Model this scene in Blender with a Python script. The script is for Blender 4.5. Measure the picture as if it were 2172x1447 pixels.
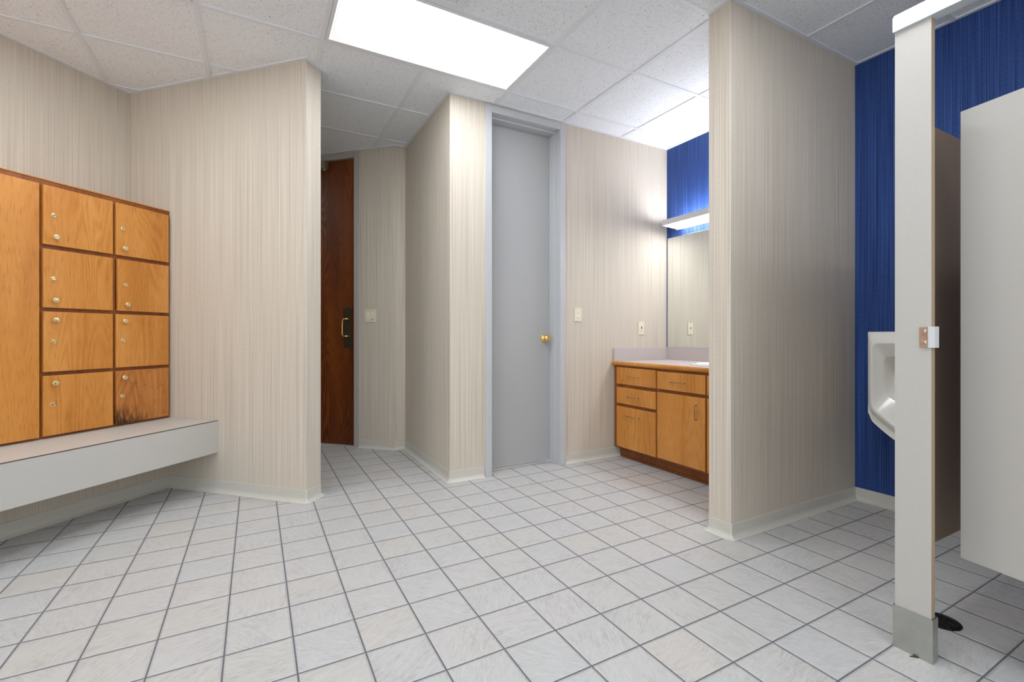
import bpy, bmesh, math, random
from mathutils import Vector, Matrix
for o in list(bpy.data.objects): bpy.data.objects.remove(o, do_unlink=True)
SC = bpy.context.scene
COL = SC.collection
PI = math.pi
random.seed(7)

# ------------------------------------------------------------------ camera, world, exposure
CZ, H = 1.0416, 2.7458
cam = bpy.data.cameras.new('camera'); cam.sensor_width = 36.0; cam.sensor_fit = 'HORIZONTAL'
cam.lens = 992.0 / 2172.0 * 36.0
cam.shift_y = -13.4 / 2172.0
cam.clip_start = 0.02
camo = bpy.data.objects.new('camera', cam); COL.objects.link(camo)
camo.location = (0, 0, CZ); camo.rotation_euler = (PI / 2, 0, -math.radians(28.73))
SC.camera = camo
w = bpy.data.worlds.new('world'); SC.world = w; w.use_nodes = True
w.node_tree.nodes['Background'].inputs[0].default_value = (0.95, 0.985, 1.0, 1)
w.node_tree.nodes['Background'].inputs[1].default_value = 1.3  # ambient fill let in where the unseen rear walls are left open
SC.view_settings.view_transform = 'Standard'
try: SC.view_settings.look = 'None'
except Exception: pass
SC.view_settings.exposure = 0.32
SC.view_settings.gamma = 1.0
SC.view_settings.use_curve_mapping = False
LAMP = 21.5          # radiance of the ceiling troffers
VANITY = 17.0        # radiance of the lamp over the mirror

# ------------------------------------------------------------------ node helpers
def srgb(r, g, b):
    f = lambda c: (c / 255 / 12.92) if c / 255 <= 0.04045 else ((c / 255 + 0.055) / 1.055) ** 2.4
    return (f(r), f(g), f(b), 1)
def newmat(name):
    m = bpy.data.materials.new(name); m.use_nodes = True
    nt = m.node_tree; b = nt.nodes['Principled BSDF']
    return m, nt, b
class N:
    def __init__(s, nt): s.nt = nt
    def node(s, t, **k):
        n = s.nt.nodes.new(t)
        for a, v in k.items(): setattr(n, a, v)
        return n
    def link(s, a, b): s.nt.links.new(a, b)
    def uv(s): return s.node('ShaderNodeTexCoord').outputs['UV']
    def obj(s): return s.node('ShaderNodeTexCoord').outputs['Object']
    def mapping(s, v, scale=(1, 1, 1), loc=(0, 0, 0), rot=(0, 0, 0)):
        m = s.node('ShaderNodeMapping'); s.link(v, m.inputs[0])
        m.inputs['Scale'].default_value = scale; m.inputs['Location'].default_value = loc; m.inputs['Rotation'].default_value = rot
        return m.outputs[0]
    def noise(s, v, scale=1, detail=2, rough=0.5, dist=0):
        n = s.node('ShaderNodeTexNoise'); s.link(v, n.inputs['Vector'])
        n.inputs['Scale'].default_value = scale; n.inputs['Detail'].default_value = detail
        n.inputs['Roughness'].default_value = rough; n.inputs['Distortion'].default_value = dist
        return n.outputs[0]
    def math(s, op, a, b=0.0, c=None, clamp=False):
        n = s.node('ShaderNodeMath', operation=op, use_clamp=clamp)
        for i, x in enumerate((a, b) if c is None else (a, b, c)):
            if isinstance(x, (int, float)): n.inputs[i].default_value = x
            else: s.link(x, n.inputs[i])
        return n.outputs[0]
    def ramp(s, f, stops):
        n = s.node('ShaderNodeValToRGB'); s.link(f, n.inputs[0]); e = n.color_ramp.elements
        while len(e) < len(stops): e.new(0.5)
        for q, (p, c) in zip(e, stops):
            q.position = p; q.color = c if len(c) == 4 else (*c, 1)
        return n.outputs[0]
    def map(s, f, a, b, c, d, smooth=False):
        n = s.node('ShaderNodeMapRange'); s.link(f, n.inputs[0])
        if smooth: n.interpolation_type = 'SMOOTHSTEP'
        for i, x in zip((1, 2, 3, 4), (a, b, c, d)): n.inputs[i].default_value = x
        return n.outputs[0]
    def mix(s, f, a, b, kind='MIX'):
        n = s.node('ShaderNodeMix', data_type='RGBA', blend_type=kind)
        for i, x in zip((0, 6, 7), (f, a, b)):
            if isinstance(x, (int, float)): n.inputs[i].default_value = x
            elif isinstance(x, tuple): n.inputs[i].default_value = x
            else: s.link(x, n.inputs[i])
        return n.outputs[2]
    def bump(s, h, strength, dist, normal=None):
        n = s.node('ShaderNodeBump'); s.link(h, n.inputs['Height'])
        n.inputs['Strength'].default_value = strength; n.inputs['Distance'].default_value = dist
        if normal: s.link(normal, n.inputs['Normal'])
        return n.outputs[0]

def plain(name, col, rough=0.5, metal=0.0, spec=0.5, speck=0.0, bumpd=0.0, nscale=300):
    m, nt, b = newmat(name); n = N(nt)
    b.inputs['Roughness'].default_value = rough; b.inputs['Metallic'].default_value = metal
    b.inputs['Specular IOR Level'].default_value = spec
    f = n.noise(n.obj(), nscale, 3, 0.6)
    k = n.map(f, 0.25, 0.75, 1 - speck, 1 + speck)
    c = n.node('ShaderNodeRGB'); c.outputs[0].default_value = col
    v = n.node('ShaderNodeVectorMath', operation='SCALE'); n.link(c.outputs[0], v.inputs[0]); n.link(k, v.inputs['Scale'])
    n.link(v.outputs[0], b.inputs['Base Color'])
    if bumpd: n.link(n.bump(f, 0.4, bumpd), b.inputs['Normal'])
    return m

def wallpaper(name, base, dark, light, amt=1.0):
    m, nt, b = newmat(name); n = N(nt); uv = n.uv()
    s1 = n.noise(n.mapping(uv, (230, 0.8, 1)), 1, 2, 0.7)
    s2 = n.noise(n.mapping(uv, (75, 0.3, 1), (13.1, 4, 0)), 1, 1, 0.5)
    s3 = n.noise(n.mapping(uv, (520, 70, 1)), 1, 3, 0.7)
    f = n.math('ADD', n.math('MULTIPLY', s1, 0.58), n.math('MULTIPLY', s2, 0.08))
    f = n.math('ADD', f, n.math('MULTIPLY', s3, 0.30))
    f = n.math('ADD', n.math('MULTIPLY', n.math('SUBTRACT', f, 0.5), amt), 0.5)
    c = n.ramp(f, [(0.35, dark), (0.5, base), (0.64, light)])
    lines = n.map(n.noise(n.mapping(uv, (240, 0.6, 1), (31.0, 2, 0)), 1, 1, 0.5), 0.60, 0.67, 0.0, 0.32)
    c = n.mix(n.math('MULTIPLY', lines, n.map(s3, 0.35, 0.6, 1.0, 0.5)), c, dark)
    n.link(c, b.inputs['Base Color'])
    b.inputs['Roughness'].default_value = 0.62; b.inputs['Specular IOR Level'].default_value = 0.3
    n.link(n.bump(f, 0.5, 0.002), b.inputs['Normal'])
    return m

def oak(name, base, dark, light, rough=0.32, stain=False, cath=0.5, seed=0):
    m, nt, b = newmat(name); n = N(nt); uv = n.uv()
    rnd = n.node('ShaderNodeObjectInfo').outputs['Random']
    off = n.node('ShaderNodeCombineXYZ'); n.link(n.math('MULTIPLY', rnd, 37.0), off.inputs[0]); n.link(n.math('MULTIPLY', rnd, 91.0), off.inputs[1])
    vv = n.node('ShaderNodeVectorMath', operation='ADD'); n.link(uv, vv.inputs[0]); n.link(off.outputs[0], vv.inputs[1]); v = vv.outputs[0]
    broad = n.noise(n.mapping(v, (5, 0.55, 1)), 1, 2, 0.5, 0.3)
    rings = n.math('SINE', n.math('MULTIPLY', n.noise(n.mapping(v, (4.2, 0.60, 1), (5, 9, 0)), 1, 2, 0.42, 0.15), 170.0))
    rings = n.map(rings, -1, 1, 0, 1)
    ringmask = n.map(n.noise(n.mapping(v, (5, 0.6, 1), (1, 2, 0)), 1, 1), 0.45, 0.65, 0.10, 0.8)
    fine = n.noise(n.mapping(v, (330, 9, 1)), 1, 3, 0.65)
    pores = n.map(n.noise(n.mapping(v, (520, 14, 1), (3, 3, 0)), 1, 2, 0.5), 0.56, 0.68, 0, 1)
    g = n.math('ADD', n.math('MULTIPLY', broad, 0.50), n.math('MULTIPLY', n.math('MULTIPLY', rings, ringmask), 0.15 * cath * 2))
    g = n.math('ADD', g, n.math('MULTIPLY', fine, 0.42))
    c = n.ramp(g, [(0.34, light), (0.54, base), (0.84, dark)])
    c = n.mix(n.math('MULTIPLY', pores, n.map(rings, 0.2, 0.9, 0.12, 0.7)), c, dark)
    if stain:
        o = n.obj(); sx = n.node('ShaderNodeSeparateXYZ'); n.link(o, sx.inputs[0])
        low = n.map(sx.outputs[2], 0.49, 0.62, 1.5, 0.0)
        left = n.map(sx.outputs[1], 2.10, 2.34, 1.0, 0.0)
        st = n.noise(n.mapping(uv, (60, 12, 1)), 1, 4, 0.7)
        k = n.math('MULTIPLY', n.math('MULTIPLY', low, left), n.map(st, 0.36, 0.55, 0, 1), clamp=True)
        st2 = n.map(n.noise(n.mapping(uv, (14, 12, 1), (4, 4, 0)), 1, 4, 0.7), 0.55, 0.75, 0, 0.5)
        k = n.math('MAXIMUM', n.math('MULTIPLY', k, 1.0), st2)
        c = n.mix(k, c, srgb(48, 27, 14))
    n.link(c, b.inputs['Base Color'])
    b.inputs['Roughness'].default_value = rough
    b.inputs['Specular IOR Level'].default_value = 0.4
    n.link(n.bump(fine, 0.15, 0.0006), b.inputs['Normal'])
    return m

def floor_mat():
    T = 0.2032
    m, nt, b = newmat('slate_look_tile'); n = N(nt); o = n.obj()
    sx = n.node('ShaderNodeSeparateXYZ'); n.link(o, sx.inputs[0])
    fx = n.math('DIVIDE', n.math('SUBTRACT', sx.outputs[0], 0.723 - 20 * T), T)
    fy = n.math('DIVIDE', n.math('SUBTRACT', sx.outputs[1], 1.778 - 20 * T), T)
    ix, iy = n.math('FLOOR', fx), n.math('FLOOR', fy)
    gx, gy = n.math('FRACT', fx), n.math('FRACT', fy)
    edge = lambda g: n.math('MINIMUM', g, n.math('SUBTRACT', 1.0, g))
    e = n.math('MINIMUM', edge(gx), edge(gy))
    tile = n.map(e, 0.009, 0.017, 0, 1, True)
    bev = n.map(e, 0.009, 0.045, 0, 1, True)
    cid = n.node('ShaderNodeCombineXYZ'); n.link(ix, cid.inputs[0]); n.link(iy, cid.inputs[1])
    wn = n.node('ShaderNodeTexWhiteNoise', noise_dimensions='3D'); n.link(cid.outputs[0], wn.inputs['Vector'])
    sc = n.node('ShaderNodeSeparateColor'); n.link(wn.outputs['Color'], sc.inputs[0])
    # streaky cleft pattern turned a different way on each tile
    rot = n.node('ShaderNodeVectorRotate', rotation_type='Z_AXIS'); n.link(o, rot.inputs['Vector'])
    n.link(n.math('MULTIPLY', sc.outputs[0], 3.1), rot.inputs['Angle'])
    off = n.node('ShaderNodeVectorMath', operation='ADD'); n.link(rot.outputs[0], off.inputs[0]); n.link(wn.outputs['Color'], off.inputs[1])
    st = n.noise(n.mapping(off.outputs[0], (90, 18, 1)), 1, 5, 0.68, 1.2)
    cl = n.noise(off.outputs[0], 9, 4, 0.6, 0.4)
    patch = n.map(cl, 0.42, 0.66, 0.0, 1.0)
    col = n.mix(sc.outputs[1], srgb(187, 187, 187), srgb(190, 187, 185))
    col = n.mix(n.map(sc.outputs[2], 0.72, 1.0, 0, 0.6), col, srgb(192, 187, 180))
    streak = n.map(st, 0.36, 0.56, 1.0, 0.0)
    col = n.mix(n.math('MULTIPLY', streak, n.map(patch, 0, 1, 0.22, 0.55)), col, srgb(148, 144, 140))
    col = n.mix(n.map(st, 0.6, 0.8, 0, 0.30), col, srgb(214, 213, 213))
    gr = n.noise(o, 60, 3, 0.6)
    grout = n.mix(gr, srgb(84, 84, 92), srgb(112, 112, 120))
    n.link(n.mix(tile, grout, col), b.inputs['Base Color'])
    n.link(n.map(tile, 0, 1, 0.9, 0.48), b.inputs['Roughness'])
    b.inputs['Specular IOR Level'].default_value = 0.35
    hgt = n.math('ADD', n.math('MULTIPLY', bev, 1.0), n.math('MULTIPLY', n.math('MULTIPLY', st, n.map(patch, 0, 1, 0.4, 1.0)), 0.55))
    n.link(n.bump(hgt, 0.9, 0.003), b.inputs['Normal'])
    return m

def ceiling_mat():
    m, nt, b = newmat('fissured_ceiling_tile'); n = N(nt); o = n.obj()
    a = n.noise(n.mapping(o, (210, 75, 1), rot=(0, 0, 0.5)), 1, 2, 0.5, 1.5)
    c = n.noise(n.mapping(o, (75, 210, 1), rot=(0, 0, 0.9)), 1, 2, 0.5, 1.5)
    fis = n.math('MAXIMUM', n.map(a, 0.655, 0.69, 0, 1), n.map(c, 0.655, 0.69, 0, 1))
    pin = n.map(n.noise(o, 420, 1, 0.5), 0.68, 0.74, 0, 0.4)
    f = n.math('MAXIMUM', fis, pin)
    col = n.mix(n.math('MULTIPLY', f, 0.75), srgb(238, 241, 245), srgb(100, 100, 102))
    n.link(col, b.inputs['Base Color'])
    b.inputs['Roughness'].default_value = 0.95; b.inputs['Specular IOR Level'].default_value = 0.1
    n.link(n.bump(n.math('SUBTRACT', 1.0, f), 0.5, 0.002), b.inputs['Normal'])
    return m

def lens_mat(name, strength, pitch=0.0145, line=0.17, tint=(0.95, 1.0, 1.03, 1), tube=0, edge=None, floor_=1.0):
    # radiance is highest under the tubes and falls off towards the rim of the lens
    m, nt, b = newmat(name); n = N(nt); o = n.obj()
    sx = n.node('ShaderNodeSeparateXYZ'); n.link(o, sx.inputs[0])
    def ln(x):
        g = n.math('FRACT', n.math('DIVIDE', x, pitch)); e = n.math('MINIMUM', g, n.math('SUBTRACT', 1.0, g))
        return n.map(e, line * 0.6, line, 0.0, 1.0)
    g = n.math('MINIMUM', ln(sx.outputs[0]), ln(sx.outputs[1]))
    if edge:
        ax = n.math('ABSOLUTE', sx.outputs[0]); ay = n.math('ABSOLUTE', sx.outputs[1])
        k = n.math('MULTIPLY', n.map(ax, edge[0] * 0.35, edge[0] * 0.97, 1.0, 0.0, True), n.map(ay, edge[1] * 0.2, edge[1] * 0.95, 1.0, 0.0, True))
        st = n.math('ADD', n.math('MULTIPLY', k, strength), floor_)
        st = n.math('MULTIPLY', st, n.map(g, 0, 1, 0.45, 1.0))
    else:
        st = n.map(g, 0, 1, min(0.58, strength * 0.3), strength)
    if tube:
        ay = n.math('ABSOLUTE', sx.outputs[1])
        st = n.math('MULTIPLY', st, n.map(ay, tube - 0.02, tube + 0.09, 1.0, 0.09, True))
    b.inputs['Base Color'].default_value = (0.8, 0.8, 0.8, 1)
    b.inputs['Emission Color'].default_value = tint
    n.link(st, b.inputs['Emission Strength'])
    b.inputs['Roughness'].default_value = 0.4
    return m

M = {}
M['wallpaper'] = wallpaper('beige_striped_wallpaper', srgb(206, 196, 182), srgb(180, 169, 155), srgb(219, 211, 198))
M['blue'] = wallpaper('blue_striped_wallpaper', srgb(44, 74, 136), srgb(20, 40, 92), srgb(72, 104, 172), 1.2)
M['floor'] = floor_mat()
M['ceiling'] = ceiling_mat()
M['grid'] = plain('white_grid_metal', srgb(226, 229, 233), 0.5)
M['lens'] = lens_mat('prismatic_light_lens', LAMP, edge=(0.60, 0.30), floor_=0.75)
M['lens_dim'] = lens_mat('prismatic_light_lens_dim', LAMP * 0.3, edge=(0.60, 0.30), floor_=0.6)  # weaker lens for the added fill light in the passage
M['vlens'] = lens_mat('vanity_light_lens', VANITY, 0.02, 0.05, (0.93, 0.95, 1.0, 1), tube=0.53)
M['base'] = plain('sage_grey_vinyl_base', srgb(198, 195, 186), 0.36, speck=0.03, nscale=30)
M['oak'] = oak('honey_oak', srgb(194, 126, 54), srgb(134, 74, 22), srgb(212, 148, 76))
M['oakstain'] = oak('honey_oak_stained', srgb(180, 112, 52), srgb(118, 64, 24), srgb(202, 138, 74), stain=True)
M['oakframe_shaded'] = oak('honey_oak_frame_shaded', srgb(124, 66, 24), srgb(80, 38, 12), srgb(150, 88, 38))  # frame oak, darkened further so shade between the doors is in its colour
M['darkwood'] = oak('dark_stained_door_oak', srgb(96, 44, 12), srgb(42, 15, 4), srgb(138, 72, 26), 0.35, cath=0.7)
M['laminate'] = plain('light_grey_laminate', srgb(190, 187, 182), 0.42, speck=0.03, nscale=500)
M['laminate_edge'] = plain('dark_laminate_seam', srgb(70, 62, 56), 0.6)
M['counter'] = plain('taupe_grey_laminate', srgb(190, 180, 178), 0.36, speck=0.03, nscale=500)
M['partition'] = plain('speckled_grey_partition_laminate', srgb(186, 183, 178), 0.5, speck=0.11, nscale=520, bumpd=0.0004)
M['panel_tan'] = plain('tan_brown_side_panel', srgb(140, 120, 98), 0.5, speck=0.06, nscale=700)  # even tan brown, deeper than the grey pilaster and door
M['partition_edge'] = plain('tan_partition_edge', srgb(168, 148, 122), 0.55)
M['doorpaint'] = plain('grey_door_paint', srgb(170, 170, 171), 0.42, speck=0.01, nscale=8)
M['framepaint'] = plain('blue_grey_frame_paint', srgb(188, 189, 192), 0.35)
M['taupeframe'] = plain('taupe_frame_paint', srgb(176, 170, 166), 0.4)
M['brass'] = plain('polished_brass', (0.83, 0.56, 0.20, 1), 0.14, 1.0)
M['paleb'] = plain('pale_brass', (0.86, 0.74, 0.46, 1), 0.22, 1.0)
M['pull'] = plain('antique_brass_wire', (0.50, 0.36, 0.24, 1), 0.25, 1.0)
M['bronze'] = plain('dark_bronze_plate', (0.10, 0.085, 0.05, 1), 0.4, 0.8)
M['closer'] = plain('bronze_closer_paint', (0.32, 0.26, 0.18, 1), 0.4, 0.6)
M['steel'] = plain('brushed_steel', (0.46, 0.47, 0.44, 1), 0.38, 0.85, speck=0.08, nscale=25)
M['alu'] = plain('clear_anodised_aluminium', (0.80, 0.88, 0.92, 1), 0.34, 0.35)
M['chrome'] = plain('chrome', (0.82, 0.82, 0.80, 1), 0.16, 1.0)
M['rust'] = plain('tarnished_chrome_plate', (0.50, 0.34, 0.26, 1), 0.35, 0.7, speck=0.35, nscale=90)
M['porcelain'] = plain('off_white_porcelain', srgb(238, 236, 230), 0.10, spec=0.6)
M['whitepor'] = plain('white_porcelain', srgb(232, 234, 236), 0.08, spec=0.6)
M['ivory'] = plain('ivory_plastic', srgb(222, 214, 190), 0.35)
M['ivory2'] = plain('light_ivory_plastic', srgb(232, 228, 208), 0.3)
M['black'] = plain('black_plastic', (0.012, 0.012, 0.012, 1), 0.45)
M['iron'] = plain('black_cast_iron', (0.02, 0.02, 0.02, 1), 0.35, 0.5)
M['alum_sill'] = plain('aluminium_threshold', (0.78, 0.78, 0.78, 1), 0.3, 0.7)
M['whitemetal'] = plain('white_lamp_housing', srgb(205, 205, 208), 0.4)
M['frame_black'] = plain('lamp_door_gap', srgb(120, 120, 120), 0.6)
m, nt, b = newmat('mirror_glass'); b.inputs['Metallic'].default_value = 1.0; b.inputs['Roughness'].default_value = 0.0
b.inputs['Base Color'].default_value = (0.86, 0.89, 0.86, 1); M['mirror'] = m
MM = {k: v for k, v in M.items()}

# ------------------------------------------------------------------ mesh helpers
class MB:
    def __init__(s): s.bm = bmesh.new(); s.smooth = False
    def poly(s, pts, z0, z1):                    # vertical prism over a footprint (counter-clockwise)
        a = [s.bm.verts.new((x, y, z0)) for x, y in pts]; b = [s.bm.verts.new((x, y, z1)) for x, y in pts]
        k = len(pts)
        s.bm.faces.new(a[::-1]); s.bm.faces.new(b)
        for i in range(k): s.bm.faces.new((a[i], a[(i + 1) % k], b[(i + 1) % k], b[i]))
        return s
    def box(s, x0, x1, y0, y1, z0, z1):
        return s.poly([(x0, y0), (x1, y0), (x1, y1), (x0, y1)], z0, z1)
    def ring(s, pts): return [s.bm.verts.new(p) for p in pts]
    def bridge(s, r0, r1, closed=True):
        k = len(r0)
        for i in range(k if closed else k - 1): s.bm.faces.new((r0[i], r0[(i + 1) % k], r1[(i + 1) % k], r1[i]))
    def tube(s, path, r, seg=10, cap=True, sx=1.0):
        path = [Vector(p) for p in path]; rings = []; prev = None
        for i, p in enumerate(path):
            t = (path[min(i + 1, len(path) - 1)] - path[max(i - 1, 0)]).normalized()
            up = prev if prev is not None else (Vector((0, 0, 1)) if abs(t.z) < 0.9 else Vector((1, 0, 0)))
            a = t.cross(up).normalized(); u = a.cross(t).normalized(); prev = u
            rings.append(s.ring([p + (a * math.cos(k * 2 * PI / seg) * sx + u * math.sin(k * 2 * PI / seg)) * r for k in range(seg)]))
        for i in range(len(rings) - 1): s.bridge(rings[i], rings[i + 1])
        if cap: s.bm.faces.new(rings[0][::-1]); s.bm.faces.new(rings[-1])
        s.smooth = True; return s
    def lathe(s, prof, origin, axis, seg=28, sq=(1, 1)):   # prof: (radius, distance along axis)
        ax = Vector(axis).normalized(); o = Vector(origin)
        a = ax.cross(Vector((0, 0, 1))) if abs(ax.z) < 0.9 else Vector((1, 0, 0)); a.normalize(); u = ax.cross(a)
        rings = []
        for r, d in prof:
            rings.append(s.ring([o + ax * d + (a * math.cos(k * 2 * PI / seg) * sq[0] + u * math.sin(k * 2 * PI / seg) * sq[1]) * max(r, 1e-5) for k in range(seg)]))
        for i in range(len(rings) - 1): s.bridge(rings[i], rings[i + 1])
        s.bm.faces.new(rings[0][::-1]); s.bm.faces.new(rings[-1])
        s.smooth = True; return s
    def sweep(s, path, prof, side):              # profile (offset from wall, z) swept on a plan polyline with mitres; side = +1 left of travel
        P = [Vector((x, y)) for x, y in path]; rings = []
        for i, p in enumerate(P):
            d0 = (P[i] - P[i - 1]).normalized() if i else None
            d1 = (P[i + 1] - P[i]).normalized() if i < len(P) - 1 else None
            n0 = Vector((-d0.y, d0.x)) * side if d0 else None; n1 = Vector((-d1.y, d1.x)) * side if d1 else None
            if n0 and n1:
                nn = (n0 + n1).normalized(); k = 1 / max(0.3, nn.dot(n0)); nn = nn * k
            else: nn = n0 or n1
            rings.append(s.ring([(p.x + nn.x * o, p.y + nn.y * o, z) for o, z in prof]))
        for i in range(len(rings) - 1): s.bridge(rings[i], rings[i + 1])
        s.bm.faces.new(rings[0]); s.bm.faces.new(rings[-1][::-1])
        return s
    def build(s, name, mat, parent=None, bevel=0, seg=2, loc=None, rotz=None, extra=None, facemat=None):
        bm = s.bm
        bmesh.ops.recalc_face_normals(bm, faces=bm.faces)
        if s.smooth:
            for f in bm.faces: f.smooth = True
        uvl = bm.loops.layers.uv.new('uv')
        for f in bm.faces:
            n = f.normal
            if abs(n.z) > 0.7: t, v = Vector((1, 0, 0)), Vector((0, 1, 0))
            else:
                t = Vector((-n.y, n.x, 0))
                t = t.normalized() if t.length > 1e-6 else Vector((1, 0, 0)); v = Vector((0, 0, 1))
            for l in f.loops: l[uvl].uv = (l.vert.co.dot(t), l.vert.co.dot(v))
        if facemat:
            for f in bm.faces: f.material_index = facemat(f)
        me = bpy.data.meshes.new(name); bm.to_mesh(me); bm.free()
        me.materials.append(M[mat])
        for e in (extra or []): me.materials.append(M[e])
        o = bpy.data.objects.new(name, me); COL.objects.link(o)
        if s.smooth:
            try: me.set_sharp_from_angle(angle=math.radians(40))
            except Exception: pass
        if bevel:
            md = o.modifiers.new('bevel', 'BEVEL'); md.width = bevel; md.segments = seg; md.limit_method = 'ANGLE'; md.angle_limit = math.radians(40)
            md.harden_normals = False
        if parent: o.parent = parent
        if loc: o.location = loc
        if rotz is not None: o.rotation_euler.z = rotz
        return o
PQ = -PI / 4     # the diagonal walls: local x = p, local y = q
def struct(o, kind='structure'): o['kind'] = kind; return o
def tag(o, label, cat, group=None):
    o['label'] = label; o['category'] = cat
    if group: o['group'] = group
    return o
def thing(name, label, cat, loc=(0, 0, 0), rotz=0, group=None):
    o = bpy.data.objects.new(name, None); COL.objects.link(o); o.empty_display_size = 0.1
    o.location = loc; o.rotation_euler.z = rotz
    if label: tag(o, label, cat, group)
    return o
def box(name, mat, parent, x0, x1, y0, y1, z0, z1, bevel=0.0, **k):
    return MB().box(x0, x1, y0, y1, z0, z1).build(name, mat, parent, bevel, **k)
def pq(p, q): return ((p + q) / math.sqrt(2), (q - p) / math.sqrt(2))
TOP = 2.752

# ------------------------------------------------------------------ room shell
struct(MB().box(-4.4, 3.5, -2.6, 6.2, -0.06, 0).build('floor', 'floor'))
ceil = struct(MB().box(-4.4, 3.5, -2.6, 6.2, TOP, TOP + 0.05).build('ceiling', 'ceiling'))
# diagonal walls (p, q frame)
struct(MB().box(-3.65, -3.53, -1.6, 2.56, 0, TOP).build('wall_left', 'wallpaper', rotz=PQ))
struct(MB().box(-3.53, -3.158, -1.6, 2.425, 0, 0.4745).build('wall_left_lower', 'wallpaper', rotz=PQ))
struct(MB().box(-3.53, -2.035, 2.425, 2.56, 0, TOP).build('wall_diagonal', 'wallpaper', rotz=PQ, bevel=0.004))
struct(MB().box(-4.55, -3.65, 2.44, 2.56, 0, TOP).build('wall_hall_near', 'wallpaper', rotz=PQ))
struct(MB().box(-4.55, -4.43, 2.56, 3.75, 0, TOP).build('wall_hall_end', 'wallpaper', rotz=PQ))
s2 = math.sqrt(2)
pc = (1.10 - 4.21) / s2; qc = 3.75            # where the hall wall meets the short return
struct(MB().poly([(-2.59, 3.75), (pc, qc), (pc + 0.06, qc + 0.145), (-2.59, 3.895)], 0, TOP)
       .box(-4.55, -3.555, 3.75, 3.895, 0, TOP).box(-3.555, -2.59, 3.75, 3.895, 2.706, TOP).build('wall_hall_back', 'wallpaper', rotz=PQ))
struct(MB().box(1.105, 1.34, 4.215, 4.335, 0, TOP).build('wall_hall_return', 'wallpaper'))
struct(MB().box(1.20, 1.34, 3.24, 4.215, 0, TOP).build('wall_hall_right', 'wallpaper'))
struct(MB().box(1.20, 1.50, 3.10, 3.24, 0, TOP).box(2.16, 3.33, 3.10, 3.24, 0, TOP).box(1.50, 2.16, 3.10, 3.24, 2.706, TOP).build('wall_back', 'wallpaper'))
struct(MB().box(3.33, 3.45, -2.5, 3.24, 0, TOP).build('wall_right', 'blue'))
struct(MB().box(2.12, 3.33, 1.552, 1.685, 0, TOP).build('wall_partition', 'wallpaper', bevel=0.004))
xl, yl = pq(-3.53, -1.6)
struct(MB().box(1.9, 3.45, -2.62, -2.5, 0, TOP).build('wall_front', 'wallpaper'))

# vinyl cove base
COVE = [(0.0, 0.079), (0.0035, 0.079), (0.0045, 0.074), (0.0045, 0.030), (0.0065, 0.020), (0.012, 0.0115), (0.020, 0.0065), (0.029, 0.0025), (0.029, 0.0005), (0.0, 0.0005)]
def cove(name, path, side, rotz=None):
    # small rounding at outside corners
    struct(MB().sweep(path, COVE, side).build(name, 'base', rotz=rotz))
cove('baseboard_left', [(-3.158, -1.6), (-3.158, 2.425), (-2.041, 2.425), (-2.035, 2.431), (-2.035, 2.554), (-2.041, 2.56), (-4.43, 2.56)], -1, PQ)
hp = [pq(-2.564, 3.75), (1.103, 4.207 + 0.003), (1.20, 4.212), (1.20, 3.106), (1.206, 3.10), (1.465, 3.10)]
cove('baseboard_hall', hp, -1)
cove('baseboard_back', [(2.187, 3.10), (2.765, 3.10)], -1)
cove('baseboard_right', [(2.765, 1.685), (2.126, 1.685), (2.12, 1.679), (2.12, 1.558), (2.126, 1.552), (3.33, 1.552), (3.33, -2.5)], -1)

# ceiling grid and lights
GX, GY, GU = 0.337, 2.900, 0.6096
lamps = [(0, -1), (-3, -1), (1, -4), (-3, -4), (3, -8), (-3, 3), (0, -7)]          # (column, row) of the lower left cell of each 2-cell light; all after the second are added out of view as fill
gb = MB()
def is_lamp(i, j): return any(j == r and i in (c, c + 1) for c, r in lamps)
for i in range(-8, 6):
    for j in range(-9, 6):
        x, y = GX + i * GU, GY + j * GU
        if not (-4.3 < x < 3.35 and -2.5 < y < 6.0): continue
        if not (is_lamp(i, j) and is_lamp(i - 1, j) and any(r == j and i == c + 1 for c, r in lamps)):
            gb.box(x - 0.012, x + 0.012, y + 0.012, y + GU - 0.012, H, TOP)
        gb.box(x - 0.012, x + GU - 0.012, y - 0.012, y + 0.012, H, TOP)
gb.build('grid_bar', 'grid', ceil)
WA = [(0.0, H - 0.0005), (0.021, H - 0.0005), (0.021, TOP), (0.0, TOP)]
wa = MB()
A = [pq(-3.53, -1.6), pq(-3.53, 2.425), pq(-2.035, 2.425), pq(-2.035, 2.56), pq(-4.43, 2.56)]
wa.sweep(A, WA, -1)
wa.sweep([pq(-4.43, 3.75), (1.103, 4.21), (1.20, 4.21), (1.20, 3.10), (3.33, 3.10), (3.33, 1.685), (2.12, 1.685), (2.12, 1.552), (3.33, 1.552), (3.33, -2.5)], WA, -1)
wa.build('wall_angle', 'grid', ceil)

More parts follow.
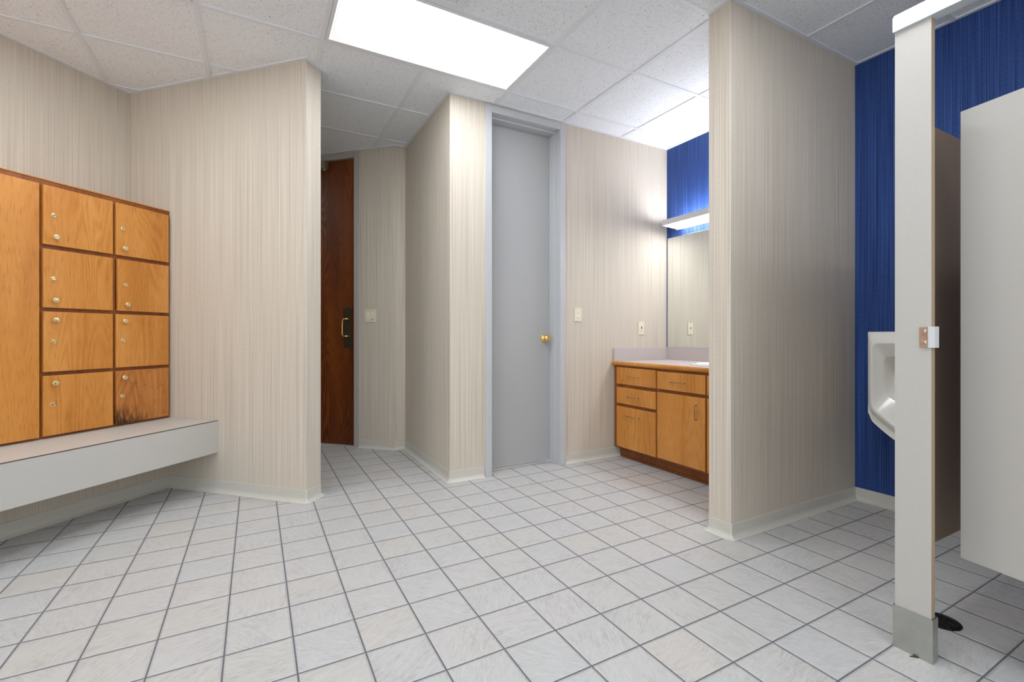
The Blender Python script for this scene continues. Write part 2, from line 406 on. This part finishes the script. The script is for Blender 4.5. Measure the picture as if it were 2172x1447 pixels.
LBL = {0: 'large lit prismatic ceiling light between the entry passage and the grey door',
       1: 'ceiling light above the lockers with only its corner in view',
       2: 'added unseen ceiling light over the middle of the room in front of the toilet stall',
       3: 'added unseen ceiling light at the near left part of the room',
       4: 'added unseen ceiling light over the far right end of the stalls',
       5: 'added unseen ceiling light in the entry passage behind the diagonal wall',
       6: 'added unseen ceiling light nearest the doors of the toilet stalls'}
for k, (c, r) in enumerate(lamps):
    x0, y0 = GX + c * GU, GY + r * GU
    cx_, cy_ = x0 + GU, y0 + GU / 2
    t = thing('ceiling_light', LBL[k], 'ceiling light', (cx_, cy_, H), 0, 'recessed fluorescent ceiling lights')
    L, W = GU - 0.014, GU / 2 - 0.014
    f = MB()
    for a in ((-L, L, -W, -W + 0.018), (-L, L, W - 0.018, W), (-L, -L + 0.018, -W + 0.018, W - 0.018), (L - 0.018, L, -W + 0.018, W - 0.018)):
        f.box(*a, -0.003, 0.005)
    f.build('frame', 'grid', t, 0.001)
    g = MB()
    for a in ((-L - 0.004, L + 0.004, -W - 0.004, -W), (-L - 0.004, L + 0.004, W, W + 0.004), (-L - 0.004, -L, -W, W), (L, L + 0.004, -W, W)):
        g.box(*a, 0.001, 0.005)
    g.build('frame_gap', 'frame_black', t)
    box('lens', 'lens_dim' if k == 5 else 'lens', t, -L + 0.018, L - 0.018, -W + 0.018, W - 0.018, -0.0005, 0.004)
t = thing('ceiling_vent', 'plain square ceiling vent panel just in front of the large lit ceiling light', 'ceiling vent', (GX + GU / 2, GY - 1.5 * GU, H))
W = GU / 2 - 0.013
f = MB()
for a in ((-W, W, -W, -W + 0.03), (-W, W, W - 0.03, W), (-W, -W + 0.03, -W + 0.03, W - 0.03), (W - 0.03, W, -W + 0.03, W - 0.03)): f.box(*a, -0.006, 0.005)
f.build('frame', 'grid', t, 0.002)
box('panel', 'grid', t, -W + 0.032, W - 0.032, -W + 0.032, W - 0.032, -0.002, 0.005, 0.002)

# ------------------------------------------------------------------ wooden entry door (door_1), diagonal hall wall
d1 = struct(thing('door_1', None, None, (0, 0, 0), PQ))
fr = MB()
FI, FO, QF = -2.614, -2.564, 3.738
fr.box(FI, FO, QF, 3.885, 0, 2.732).box(-3.58, -3.53, QF, 3.885, 0, 2.732).box(-3.53, FI, QF, 3.885, 2.682, 2.732)
fr.build('door_frame', 'taupeframe', d1, 0.002)
box('leaf', 'darkwood', d1, -3.526, -2.618, 3.765, 3.809, 0.012, 2.679, 0.002)
box('threshold', 'alum_sill', d1, -3.53, FI, 3.752, 3.88, 0.0, 0.009, 0.003)
hd = MB().box(-2.738, -2.650, 3.760, 3.7655, 0.919, 1.297).build('pull_plate', 'bronze', d1, 0.001)
for pz in (0.928, 1.288):
    for pp in (-2.731, -2.657): MB().lathe([(0.0035, 0), (0.0035, 0.002), (0, 0.003)], (pp, 3.760, pz), (0, -1, 0), 10).build('screw', 'brass', hd)
pa = [(-2.664, 3.762, 1.186), (-2.668, 3.722, 1.188), (-2.682, 3.706, 1.188), (-2.702, 3.703, 1.184), (-2.711, 3.703, 1.170), (-2.713, 3.703, 1.12),
      (-2.713, 3.703, 1.055), (-2.710, 3.703, 1.040), (-2.700, 3.703, 1.030), (-2.680, 3.708, 1.028), (-2.668, 3.722, 1.028), (-2.664, 3.762, 1.030)]
pl_ = MB().tube(pa, 0.0085, 12).build('pull_handle', 'brass', hd)
cl = MB().box(-3.25, -2.905, 3.708, 3.765, 2.600, 2.676).build('door_closer', 'closer', d1, 0.004)
cl2 = MB().lathe([(0.012, 0), (0.012, 0.012), (0.008, 0.016), (0, 0.018)], (-2.93, 3.735, 2.600), (0, 0, -1), 16).build('pinion_cap', 'chrome', cl)

# ------------------------------------------------------------------ grey closet door (door_2)
d2 = struct(thing('door_2', None, None, (0, 0, 0)))
fr = MB()
XA, XB = 1.525, 2.134; YF = 3.088
for (x0, x1, z0, z1) in ((XA - 0.052, XA, 0, 2.732), (XB, XB + 0.052, 0, 2.732), (XA, XB, 2.680, 2.732)):
    fr.box(x0, x1, YF, 3.245, z0, z1)
for (x0, x1, z0, z1) in ((XA, XA + 0.016, 0, 2.680), (XB - 0.016, XB, 0, 2.680), (XA + 0.016, XB - 0.016, 2.664, 2.680)):
    fr.box(x0, x1, 3.088 + 0.058, 3.226, z0, z1)
fr.build('door_frame', 'framepaint', d2, 0.002)
# leaf sits behind the stop, in its rabbet
box('leaf', 'doorpaint', d2, XA + 0.003, XB - 0.003, 3.228, 3.272, 0.016, 2.677, 0.0015)
box('threshold', 'alum_sill', d2, XA, XB, 3.205, 3.245, 0.0, 0.010, 0.003)
kn = MB().lathe([(0.0, 0.0), (0.033, 0.0), (0.033, 0.004), (0.029, 0.010), (0.020, 0.014), (0.0145, 0.018), (0.0125, 0.024), (0.013, 0.030),
                 (0.019, 0.034), (0.0255, 0.041), (0.027, 0.048), (0.0265, 0.056), (0.022, 0.062), (0.0135, 0.065), (0.012, 0.0635), (0.006, 0.0635), (0, 0.066)],
                (2.068, 3.228, 1.012), (0, -1, 0), 32).build('door_knob', 'brass', d2)

# ------------------------------------------------------------------ lockers
LK = thing('locker_cabinet', 'honey oak locker cabinet of small square doors built in above the bench', 'locker', (0, 0, 0), PQ)
PF, PD = -3.158, -3.139
body = MB()
Z0, Z1 = 0.476, 1.884
cols = [(1.717, 2.060), (2.077, 2.406)]
rows = [(1.533, 1.856), (1.189, 1.510), (0.838, 1.168), (0.489, 0.817)]
body.box(-3.527, PF - 0.018, 0.50, 2.424, Z0, Z1)
body.build('body', 'oakframe_shaded', LK)
fr = MB()
ff = PF - 0.018
for a, b_ in ((0.50, 0.54), (1.085, 1.125), (1.69, 1.735), (2.052, 2.085), (2.398, 2.424)): fr.box(ff, PF, a, b_, Z0, Z1)
for (a, b_) in ((Z0, 0.50), (0.81, 0.845), (1.16, 1.197), (1.503, 1.541), (1.848, Z1)):
    for (q0, q1) in ((1.735, 2.052), (2.085, 2.398)): fr.box(ff, PF, q0, q1, a, b_)
for (q0, q1) in ((0.54, 1.085), (1.125, 1.69)):
    for (a, b_) in ((Z0, 0.50), (1.848, Z1)): fr.box(ff, PF, q0, q1, a, b_)
fr.build('face_frame', 'oakframe_shaded', LK, 0.0008)
box('top_trim', 'oak', LK, -3.527, PF + 0.004, 0.498, 2.424, Z1, Z1 + 0.006, 0.001)
def wdoor(name, mat, parent, x0, x1, y0, y1, z0, z1): return box(name, mat, parent, x0, x1, y0, y1, z0, z1, 0.003)
for (q0, q1) in ((0.51, 1.098), (1.112, 1.700)): wdoor('tall_door', 'oak', LK, PF + 0.0005, PD, q0, q1, 0.487, 1.856)
LOCKS = {(0, 0): (1.762, 1.697, 1.579), (0, 1): (1.760, 1.350, 1.231), (0, 2): (1.762, 1.003, 1.122), (0, 3): (1.758, 0.657, 0.775),
         (1, 0): (2.114, 1.701, 1.579), (1, 1): (2.130, 1.354, 1.230), (1, 2): (2.116, 1.007, 1.126), (1, 3): (2.112, 0.659, 0.775)}
def cam_lock(parent, q, z, key=False):
    l = MB().lathe([(0, 0), (0.0135, 0), (0.0135, 0.0015), (0.0115, 0.004), (0.0085, 0.0045), (0.008, 0.0032), (0, 0.0035)], (PD, q, z), (1, 0, 0), 20)
    o = l.build('cam_lock', 'paleb', parent)
    MB().box(PD + 0.003, PD + 0.0046, q - 0.0035, q + 0.0035, z - 0.0012, z + 0.0012).build('keyhole', 'black', o)
    if key:
        MB().box(PD + 0.004, PD + 0.030, q - 0.001, q + 0.001, z - 0.004, z + 0.004).build('key', 'paleb', o, 0.0005)
    return o
def cab_knob(parent, q, z):
    o = MB().lathe([(0, 0), (0.008, 0), (0.008, 0.002), (0.0055, 0.005), (0.0055, 0.011), (0.010, 0.014), (0.0148, 0.017), (0.0150, 0.021), (0.013, 0.0235), (0, 0.025)],
                   (PD, q, z), (1, 0, 0), 22).build('knob', 'paleb', parent)
    return o
for ci, (q0, q1) in enumerate(cols):
    for ri, (z0, z1) in enumerate(rows):
        worn = (ci, ri) == (1, 3)
        q0b = q0 + (0.010 if (ci, ri) == (1, 1) else 0)
        dr = wdoor('door', 'oakstain' if worn else 'oak', LK, PF + 0.0005, PD, q0b, q1, z0, z1)
        if worn: dr['label'] = 'oak door with dark worn stains along its bottom'
        ql, zl, zk = LOCKS[(ci, ri)]
        cam_lock(dr, ql, zl, (ci, ri) == (0, 1)); cab_knob(dr, ql + 0.004, zk)

# bench
BN = thing('bench', 'long floating grey laminate bench under the oak lockers', 'bench', (0, 0, 0), PQ)
box('front_panel', 'laminate', BN, -2.750, -2.731, -0.6, 2.4245, 0.264, 0.4725, 0.0012)
box('seat', 'laminate', BN, -3.1575, -2.750, -0.6, 2.4245, 0.455, 0.4735, 0.001)
box('underside', 'laminate', BN, -3.1575, -2.750, -0.6, 2.4245, 0.266, 0.284, 0.0)
box('edge_seam', 'laminate_edge', BN, -2.7505, -2.7303, -0.6, 2.4247, 0.4722, 0.4733, 0.0)

# ------------------------------------------------------------------ vanity
VN = thing('vanity_cabinet', 'honey oak vanity cabinet with drawers and door beneath the taupe counter', 'cabinet', (0, 0, 0))
XF, XD = 2.700, 2.681
Y0, Y1 = 1.690, 3.097
MB().box(XF + 0.018, 3.325, Y0, Y0 + 0.016, 0.088, 0.780).build('side_panel', 'oakframe_shaded', VN)
MB().box(XF + 0.018, 3.325, Y1 - 0.016, Y1, 0.088, 0.780).build('side_panel', 'oakframe_shaded', VN)
MB().box(XF + 0.018, 3.325, Y0 + 0.016, Y1 - 0.016, 0.088, 0.106).build('bottom_panel', 'oakframe_shaded', VN)
MB().box(3.310, 3.325, Y0 + 0.016, Y1 - 0.016, 0.106, 0.780).build('back_panel', 'oakframe_shaded', VN)
box('toe_kick', 'oakframe_shaded', VN, 2.762, 2.785, Y0, Y1 - 0.0, 0.001, 0.088)
MB().tube([(2.757, Y0, 0.008), (2.757, Y1 - 0.02, 0.008)], 0.008, 8).build('shoe_moulding', 'oakframe_shaded', VN)
fr = MB()
yc = [3.050, 2.606, 2.594, 2.158, 2.146, 1.712]
fr.box(XF, XF + 0.018, 3.035, Y1, 0.088, 0.780)
for (a, b_) in ((2.588, 2.613), (2.140, 2.165), (Y0, 1.722)): fr.box(XF, XF + 0.018, a, b_, 0.088, 0.780)
for (a, b_) in ((2.613, 3.035), (2.165, 2.588), (1.722, 2.140)):
    fr.box(XF, XF + 0.018, a, b_, 0.088, 0.120).box(XF, XF + 0.018, a, b_, 0.755, 0.780).box(XF, XF + 0.018, a, b_, 0.595, 0.640)
fr.box(XF, XF + 0.018, 2.613, 3.035, 0.435, 0.475)
fr.build('face_frame', 'oakframe_shaded', VN, 0.0008)
def pull_h(parent, y, z, half=0.062, x=XD):
    pts = [(x, y + half, z), (x - 0.020, y + half, z), (x - 0.026, y + half - 0.006, z), (x - 0.027, y, z), (x - 0.026, y - half + 0.006, z), (x - 0.020, y - half, z), (x, y - half, z)]
    return MB().tube(pts, 0.0036, 8).build('pull', 'pull', parent)
def pull_v(parent, y, z, half=0.050, x=XD):
    pts = [(x, y, z + half), (x - 0.020, y, z + half), (x - 0.026, y, z + half - 0.006), (x - 0.027, y, z), (x - 0.026, y, z - half + 0.006), (x - 0.020, y, z - half), (x, y, z - half)]
    return MB().tube(pts, 0.0036, 8).build('pull', 'pull', parent)
for (z0, z1, zp) in ((0.629, 0.769, 0.698), (0.467, 0.602, 0.531), (0.102, 0.442, 0.372)):
    d = wdoor('drawer', 'oak', VN, XD, XF - 0.0005, 2.609, 3.048, z0, z1); pull_h(d, 2.845, zp)
d = wdoor('drawer', 'oak', VN, XD, XF - 0.0005, 2.158, 2.594, 0.631, 0.764); pull_h(d, 2.390, 0.693)
d = wdoor('door', 'oak', VN, XD, XF - 0.0005, 2.158, 2.594, 0.106, 0.607); pull_v(d, 2.226, 0.502)
d = wdoor('drawer', 'oak', VN, XD, XF - 0.0005, 1.710, 2.145, 0.631, 0.764); pull_h(d, 1.93, 0.693)
d = wdoor('door', 'oak', VN, XD, XF - 0.0005, 1.710, 2.145, 0.106, 0.607); pull_v(d, 2.085, 0.502)

CT = thing('countertop', 'taupe laminate countertop with oak bullnose edge in the corner by the mirror', 'countertop', (0, 0, 0))
# top with an oval cut-out for the basin
SX, SY = 3.02, 2.235
ax_, ay_ = 0.195, 0.245
top = MB(); bm = top.bm
K = 48
inn, out = [], []
x0, x1, y0, y1 = 2.692, 3.328, 1.687, 3.098
def rect_hit(a):
    c, s_ = math.cos(a), math.sin(a)
    tx = ((x1 - SX) / c if c > 0 else (x0 - SX) / c) if abs(c) > 1e-9 else 1e9
    ty = ((y1 - SY) / s_ if s_ > 0 else (y0 - SY) / s_) if abs(s_) > 1e-9 else 1e9
    t = min(tx, ty); return SX + c * t, SY + s_ * t
angs = sorted([k * 2 * PI / K for k in range(K)] + [math.atan2(yy - SY, xx - SX) % (2 * PI) for xx in (x0, x1) for yy in (y0, y1)])
for z in (0.782, 0.815):
    inn.append([bm.verts.new((SX + ax_ * math.cos(a), SY + ay_ * math.sin(a), z)) for a in angs])
    out.append([bm.verts.new((*rect_hit(a), z)) for a in angs])
top.bridge(inn[1], out[1]); top.bridge(out[0], inn[0]); top.bridge(out[1], out[0]); top.bridge(inn[0], inn[1])
top.build('top', 'counter', CT)
prof = [(2.694, 0.7815), (2.684, 0.7815), (2.675, 0.7855), (2.669, 0.793), (2.667, 0.800), (2.669, 0.808), (2.675, 0.8145), (2.684, 0.8175), (2.694, 0.8175)]
wn = MB()
r0 = wn.ring([(x, 1.687, z) for x, z in prof]); r1 = wn.ring([(x, 3.098, z) for x, z in prof]); wn.bridge(r0, r1); wn.bm.faces.new(r0); wn.bm.faces.new(r1[::-1])
wn.smooth = True
wn.build('bullnose_edge', 'oak', CT)
box('side_splash', 'counter', CT, 2.688, 3.328, 3.082, 3.0985, 0.8152, 0.927, 0.002)
box('back_splash', 'counter', CT, 3.312, 3.3285, 1.687, 3.082, 0.8152, 0.927, 0.002)
SK = thing('sink', 'white oval porcelain basin set into the vanity counter', 'sink', (SX, SY, 0.815))
sp = [(1.045, 0.0005), (1.05, 0.006), (1.03, 0.011), (0.97, 0.013), (0.90, 0.010), (0.86, 0.002), (0.83, -0.03), (0.76, -0.08), (0.60, -0.12), (0.35, -0.14), (0.09, -0.145), (0.0, -0.145)]
sk = MB(); rings = []
for r, z in sp: rings.append(sk.ring([((0.215) * r * math.cos(k * 2 * PI / 48), 0.262 * r * math.sin(k * 2 * PI / 48), z) if r else (0.0001 * math.cos(k * 2 * PI / 48), 0.0001 * math.sin(k * 2 * PI / 48), z) for k in range(48)]))
for i in range(len(rings) - 1): sk.bridge(rings[i], rings[i + 1])
sk.bm.faces.new(rings[-1]); sk.smooth = True
# shrink the lower rings so the bowl hangs inside the cut-out
sk.build('basin', 'whitepor', SK)
MB().lathe([(0.02, 0), (0.022, 0.002), (0.012, 0.003), (0, 0.002)], (0, 0, -0.1445), (0, 0, 1), 20).build('drain', 'chrome', SK)

MR = MB().box(3.3235, 3.3297, 1.69, 3.086, 0.9285, 1.926).build('mirror', 'mirror', None, 0.0015)
tag(MR, 'large frameless wall mirror on the blue wall above the vanity', 'mirror')

VL = thing('vanity_light', 'white box light mounted over the mirror, glowing above and below', 'wall light', (3.33, 2.35, 2.027))
y0, y1 = -0.64, 0.64
f = MB()
f.box(-0.180, -0.176, y0, y1, -0.024, 0.024).box(-0.176, -0.004, y0, y0 + 0.004, -0.024, 0.024).box(-0.176, -0.004, y1 - 0.004, y1, -0.024, 0.024)
f.build('housing', 'whitemetal', VL, 0.001)
box('back_plate', 'whitemetal', VL, -0.004, -0.0003, y0, y1, -0.045, 0.030)
ln = MB(); prof = [(-0.175, -0.023), (-0.150, -0.034), (-0.10, -0.042), (-0.05, -0.044), (-0.006, -0.040), (-0.006, -0.023)]
r0 = ln.ring([(x, y0 + 0.005, -0.023 + (z + 0.023) * 0.3) for x, z in prof]); r00 = ln.ring([(x, y0 + 0.04, z) for x, z in prof])
r11 = ln.ring([(x, y1 - 0.04, z) for x, z in prof]); r1 = ln.ring([(x, y1 - 0.005, -0.023 + (z + 0.023) * 0.3) for x, z in prof])
ln.bridge(r0, r00); ln.bridge(r00, r11); ln.bridge(r11, r1); ln.bm.faces.new(r0); ln.bm.faces.new(r1[::-1])
ln.smooth = True
ln.build('lens', 'vlens', VL)
box('top_lens', 'vlens', VL, -0.150, -0.02, y0 + 0.05, y1 - 0.05, 0.008, 0.014)

# ------------------------------------------------------------------ switches and outlet
def plate(name, label, cat, loc, rotz, w, h):
    t = thing(name, label, cat, loc, rotz)
    box('cover_plate', 'ivory', t, -w / 2, w / 2, -0.006, -0.0003, -h / 2, h / 2, 0.0018)
    return t
# local -y faces the room
t = plate('light_switch', 'ivory double rocker light switch beside the dark wooden door', 'switch', (*pq(-2.443, 3.75), 1.213), PQ, 0.116, 0.118)
for xx, on in ((-0.023, 1), (0.023, -1)):
    r = MB().box(xx - 0.0165, xx + 0.0165, -0.0085, -0.006, -0.033, 0.033).build('rocker', 'ivory2', t, 0.001)
    if on < 0: MB().box(xx - 0.012, xx + 0.012, -0.0093, -0.0083, -0.031, -0.0275).build('slider_slot', 'black', r)
for xx in (-0.023, 0.023):
    for zz in (-0.048, 0.048): MB().lathe([(0.003, 0), (0.003, 0.001), (0, 0.0015)], (xx, -0.006, zz), (0, -1, 0), 10).build('screw', 'paleb', t)
t = plate('occupancy_switch', 'ivory single wall switch with small square sensor beside the grey door', 'switch', (2.314, 3.10, 1.206), 0, 0.072, 0.112)
box('sensor_panel', 'ivory2', t, -0.0165, 0.0165, -0.0075, -0.006, -0.033, 0.033, 0.0008)
box('sensor_lens', 'ivory', t, -0.012, 0.012, -0.009, -0.0075, 0.002, 0.024, 0.0008)
box('marking', 'pull', t, -0.012, 0.012, -0.0080, -0.0074, -0.0265, -0.0240, 0)
t = plate('wall_outlet', 'ivory socket outlet above the counter splash next to the mirror', 'outlet', (3.008, 3.10, 1.100), 0, 0.071, 0.116)
r = box('receptacle', 'ivory2', t, -0.0165, 0.0165, -0.0075, -0.006, -0.033, 0.033, 0.0008)
b1 = MB()
b1.lathe([(0.0065, 0), (0.0065, 0.0012), (0, 0.0013)], (0, -0.0075, 0.0075), (0, -1, 0), 14)
b1.build('test_button', 'bronze', r)
MB().box(-0.008, 0.008, -0.0092, -0.0074, -0.006, -0.0005).build('reset_button', 'black', r, 0.0005)
for zc in (0.022, -0.020):
    sl = MB()
    sl.box(-0.0068, -0.0052, -0.0079, -0.0074, zc - 0.003, zc + 0.004).box(0.0052, 0.0068, -0.0079, -0.0074, zc - 0.003, zc + 0.004)
    sl.lathe([(0.0024, 0), (0, 0.0005)], (0, -0.0075, zc - 0.0075), (0, -1, 0), 10)
    sl.build('socket_slots', 'bronze', r)

# ------------------------------------------------------------------ urinal
UR = thing('urinal', 'off white wall-hung porcelain urinal on the blue wall beside the stall', 'urinal', (3.33, 1.135, 0))
hw, zt = 0.232, 1.058
def sm(a, b, x): x = max(0, min(1, (x - a) / (b - a))); return x * x * (3 - 2 * x)
def zbot(y):
    u = min(1.0, abs(y) / hw)
    return 0.425 + 0.142 * u ** 1.35 + 0.028 * sm(0.86, 1.0, u) ** 2
def sm(a, b, x): x = max(0, min(1, (x - a) / (b - a))); return x * x * (3 - 2 * x)
def depth(y, z):
    a = hw - abs(y); t = (zt - z) * 0.50; h_ = z - zbot(y)
    b = min(h_ * 0.34, 0.0272 + (h_ - 0.08) * 0.75)
    k = 110.0
    s = -math.log(math.exp(-k * a) + math.exp(-k * t) + math.exp(-k * b)) / k
    d = 0.268 + 0.022 * sm(-0.004, 0.032, s)
    d -= 0.010 * (1 - sm(0, 0.006, s))
    d -= 0.050 * min(1.0, max(0.0, (s - 0.032) / 0.036))
    d -= 0.110 * sm(0.067, 0.082, s) * (0.55 + 0.45 * sm(0.58, 0.95, z))
    d += 0.030 * (1 - sm(0.45, 0.72, z)) * (1 - (abs(y) / hw) ** 2)
    return d
u = MB(); NI, NJ = 110, 140
G = []
for i in range(NI + 1):
    y = -hw + 2 * hw * i / NI; col = []
    for j in range(NJ + 1):
        z = zbot(y) + (zt - zbot(y)) * j / NJ
        col.append(u.bm.verts.new((-depth(y, z), y, z)))
    G.append(col)
for i in range(NI):
    for j in range(NJ): u.bm.faces.new((G[i][j], G[i + 1][j], G[i + 1][j + 1], G[i][j + 1]))
bd = [G[i][0] for i in range(NI + 1)] + [G[NI][j] for j in range(1, NJ + 1)] + [G[i][NJ] for i in range(NI - 1, -1, -1)] + [G[0][j] for j in range(NJ - 1, 0, -1)]
prev = bd
for fr_ in (0.8, 0.5, 0.0):
    ring = []
    for v in bd:
        x, y, z = v.co
        zz = z + ((0.02, 0.055, 0.12)[(0.8, 0.5, 0.0).index(fr_)] if z < 0.60 else 0)
        ring.append(u.bm.verts.new((x * fr_ if fr_ else -0.0005, y * (0.995, 0.97, 0.93)[(0.8, 0.5, 0.0).index(fr_)], zz)))
    u.bridge(prev, ring); prev = ring
u.bm.faces.new(prev); u.smooth = True
u.build('bowl', 'porcelain', UR)
MB().lathe([(0.034, 0), (0.036, 0.003), (0.02, 0.004), (0, 0.003)], (-0.135, 0, 0.565), (-0.25, 0, 1), 20).build('drain', 'chrome', UR)
fv = MB().tube([(-0.05, 0, 1.055), (-0.05, 0, 1.20)], 0.013, 14).tube([(-0.0, 0, 1.215), (-0.10, 0, 1.215)], 0.020, 14)
fv.lathe([(0.026, 0), (0.028, 0.02), (0.024, 0.05), (0.01, 0.062), (0, 0.063)], (-0.05, 0, 1.20), (0, 0, 1), 20)
fv.build('flush_valve', 'chrome', UR)

# ------------------------------------------------------------------ toilet stall
ST = thing('toilet_stall', 'speckled grey toilet stall with its door standing partly open at the right', 'toilet stall', (1.89, 0.70, 0))
ox, oy = 1.89, 0.70
XP0, XP1 = 1.876, 1.901
def edgesel(f): return 1 if abs(f.normal.y) > 0.7 else 0
def pilaster(y0, y1, top):
    p = MB().box(XP0 - ox, XP1 - ox, y0 - oy, y1 - oy, 0.004, top).build('pilaster', 'partition', ST, 0.001, extra=['partition_edge'], facemat=edgesel)
    sh = MB()
    x0, x1, a, b_ = XP0 - 0.005 - ox, XP1 + 0.008 - ox, y0 - 0.005 - oy, y1 + 0.004 - oy
    tt = 0.0012
    sh.box(x0, x0 + tt, a, b_, 0.0, 0.139).box(x1 - tt, x1, a, b_, 0.0, 0.139).box(x0 + tt, x1 - tt, a, a + tt, 0.0, 0.139).box(x0 + tt, x1 - tt, b_ - tt, b_, 0.0, 0.139)
    sh.build('shoe', 'steel', p, 0.0)
    return p
P1 = pilaster(0.660, 0.757, 2.050)
P2 = pilaster(-0.105, 0.022, 2.050)
cr = MB().poly([(XP0 - 0.006 - ox, 0.690 - oy), (XP0 - 0.022 - ox, 0.708 - oy), (XP0 - 0.010 - ox, 0.700 - oy), (XP0 - 0.006 - ox, 0.706 - oy)], 0.0005, 0.004).build('sealant_scrap', 'bronze', P1)
# keeper
kp = box('keeper_plate', 'rust', P1, XP0 - 0.0035 - ox, XP0 - ox, 0.660 - oy, 0.6895 - oy, 1.001, 1.066, 0.0008)
for zz in (1.0165, 1.052):
    MB().lathe([(0.0052, 0), (0.0052, 0.001), (0.0035, 0.0028), (0.0018, 0.0030), (0.0016, 0.0012), (0, 0.001)], (XP0 - 0.0035 - ox, 0.6745 - oy, zz), (-1, 0, 0), 16).build('screw', 'chrome', kp)
kb = MB().poly([(XP0 - 0.011 - ox, 0.6655 - oy), (XP0 - 0.011 - ox, 0.655 - oy), (XP0 - 0.004 - ox, 0.650 - oy), (XP1 - 0.004 - ox, 0.648 - oy), (XP1 - 0.004 - ox, 0.6595 - oy), (XP0 - 0.004 - ox, 0.6595 - oy), (XP0 - 0.004 - ox, 0.6655 - oy)], 1.000, 1.067).build('keeper_stop', 'whitemetal', P1, 0.001)
# side panel towards the blue wall
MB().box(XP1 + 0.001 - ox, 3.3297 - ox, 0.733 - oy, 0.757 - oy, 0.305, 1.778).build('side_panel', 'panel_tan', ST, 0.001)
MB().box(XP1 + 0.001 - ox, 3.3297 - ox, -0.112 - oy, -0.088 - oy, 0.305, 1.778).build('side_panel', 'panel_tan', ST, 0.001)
# head rail
hr = MB()
rp = [(1.866, 2.050), (1.866, 2.096), (1.870, 2.101), (1.874, 2.103), (1.874, 2.108), (1.904, 2.108), (1.904, 2.103), (1.911, 2.101), (1.911, 2.050)]
r0 = hr.ring([(x - ox, 0.7595 - oy, z) for x, z in rp]); r1 = hr.ring([(x - ox, -0.11 - oy, z) for x, z in rp]); hr.bridge(r0, r1); hr.bm.faces.new(r0); hr.bm.faces.new(r1[::-1])
hr.build('head_rail', 'alu', ST, 0.0008)
# door, hinged at the near pilaster and pushed inwards
dv = Vector((2.042 - 1.898, 0.643 - 0.028)); Ld = dv.length; dang = math.atan2(dv.y, dv.x)
D = MB().box(0, Ld, -0.0245, 0, 0.305, 1.778).build('door', 'partition', ST, 0.001)
D.location = (1.898 - ox, 0.028 - oy, 0); D.rotation_euler.z = dang
# seen face must be the one towards the room: local +y side after rotation
box('latch', 'chrome', D, Ld - 0.075, Ld - 0.025, -0.034, -0.0245, 1.005, 1.06, 0.002)
for zz in (0.40, 1.62): MB().tube([(0.004, -0.012, zz), (0.004, -0.012, zz + 0.06)], 0.010, 12).build('hinge', 'chrome', D)

# ------------------------------------------------------------------ floor drain
DR = thing('floor_drain', 'round black slotted floor drain behind the stall pilaster shoe', 'drain', (2.183, 0.742, 0))
rg = MB().lathe([(0.048, 0), (0.0585, 0.0), (0.0585, 0.002), (0.0565, 0.0032), (0.050, 0.0032), (0.048, 0.001)], (0, 0, 0.0002), (0, 0, 1), 40)
rg.build('ring', 'iron', DR)
MB().lathe([(0.047, 0), (0.047, 0.0008), (0, 0.0008)], (0, 0, 0.0003), (0, 0, 1), 36).build('sump', 'black', DR)
gr = MB()
for r_ in (0.008, 0.017, 0.026, 0.035, 0.044):
    rr = [gr.ring([((r_ + a) * math.cos(k * PI / 20), (r_ + a) * math.sin(k * PI / 20), z) for k in range(40)]) for a, z in ((-0.0022, 0.0012), (-0.0022, 0.0036), (0.0022, 0.0036), (0.0022, 0.0012))]
    for q in range(4): gr.bridge(rr[q], rr[(q + 1) % 4])
for k in range(4):
    a = k * PI / 4; c_, s_ = math.cos(a), math.sin(a)
    gr.poly([(-0.048 * c_ + 0.0018 * s_, -0.048 * s_ - 0.0018 * c_), (0.048 * c_ + 0.0018 * s_, 0.048 * s_ - 0.0018 * c_), (0.048 * c_ - 0.0018 * s_, 0.048 * s_ + 0.0018 * c_), (-0.048 * c_ - 0.0018 * s_, -0.048 * s_ + 0.0018 * c_)], 0.0014, 0.0034)
gr.build('grate', 'iron', DR)
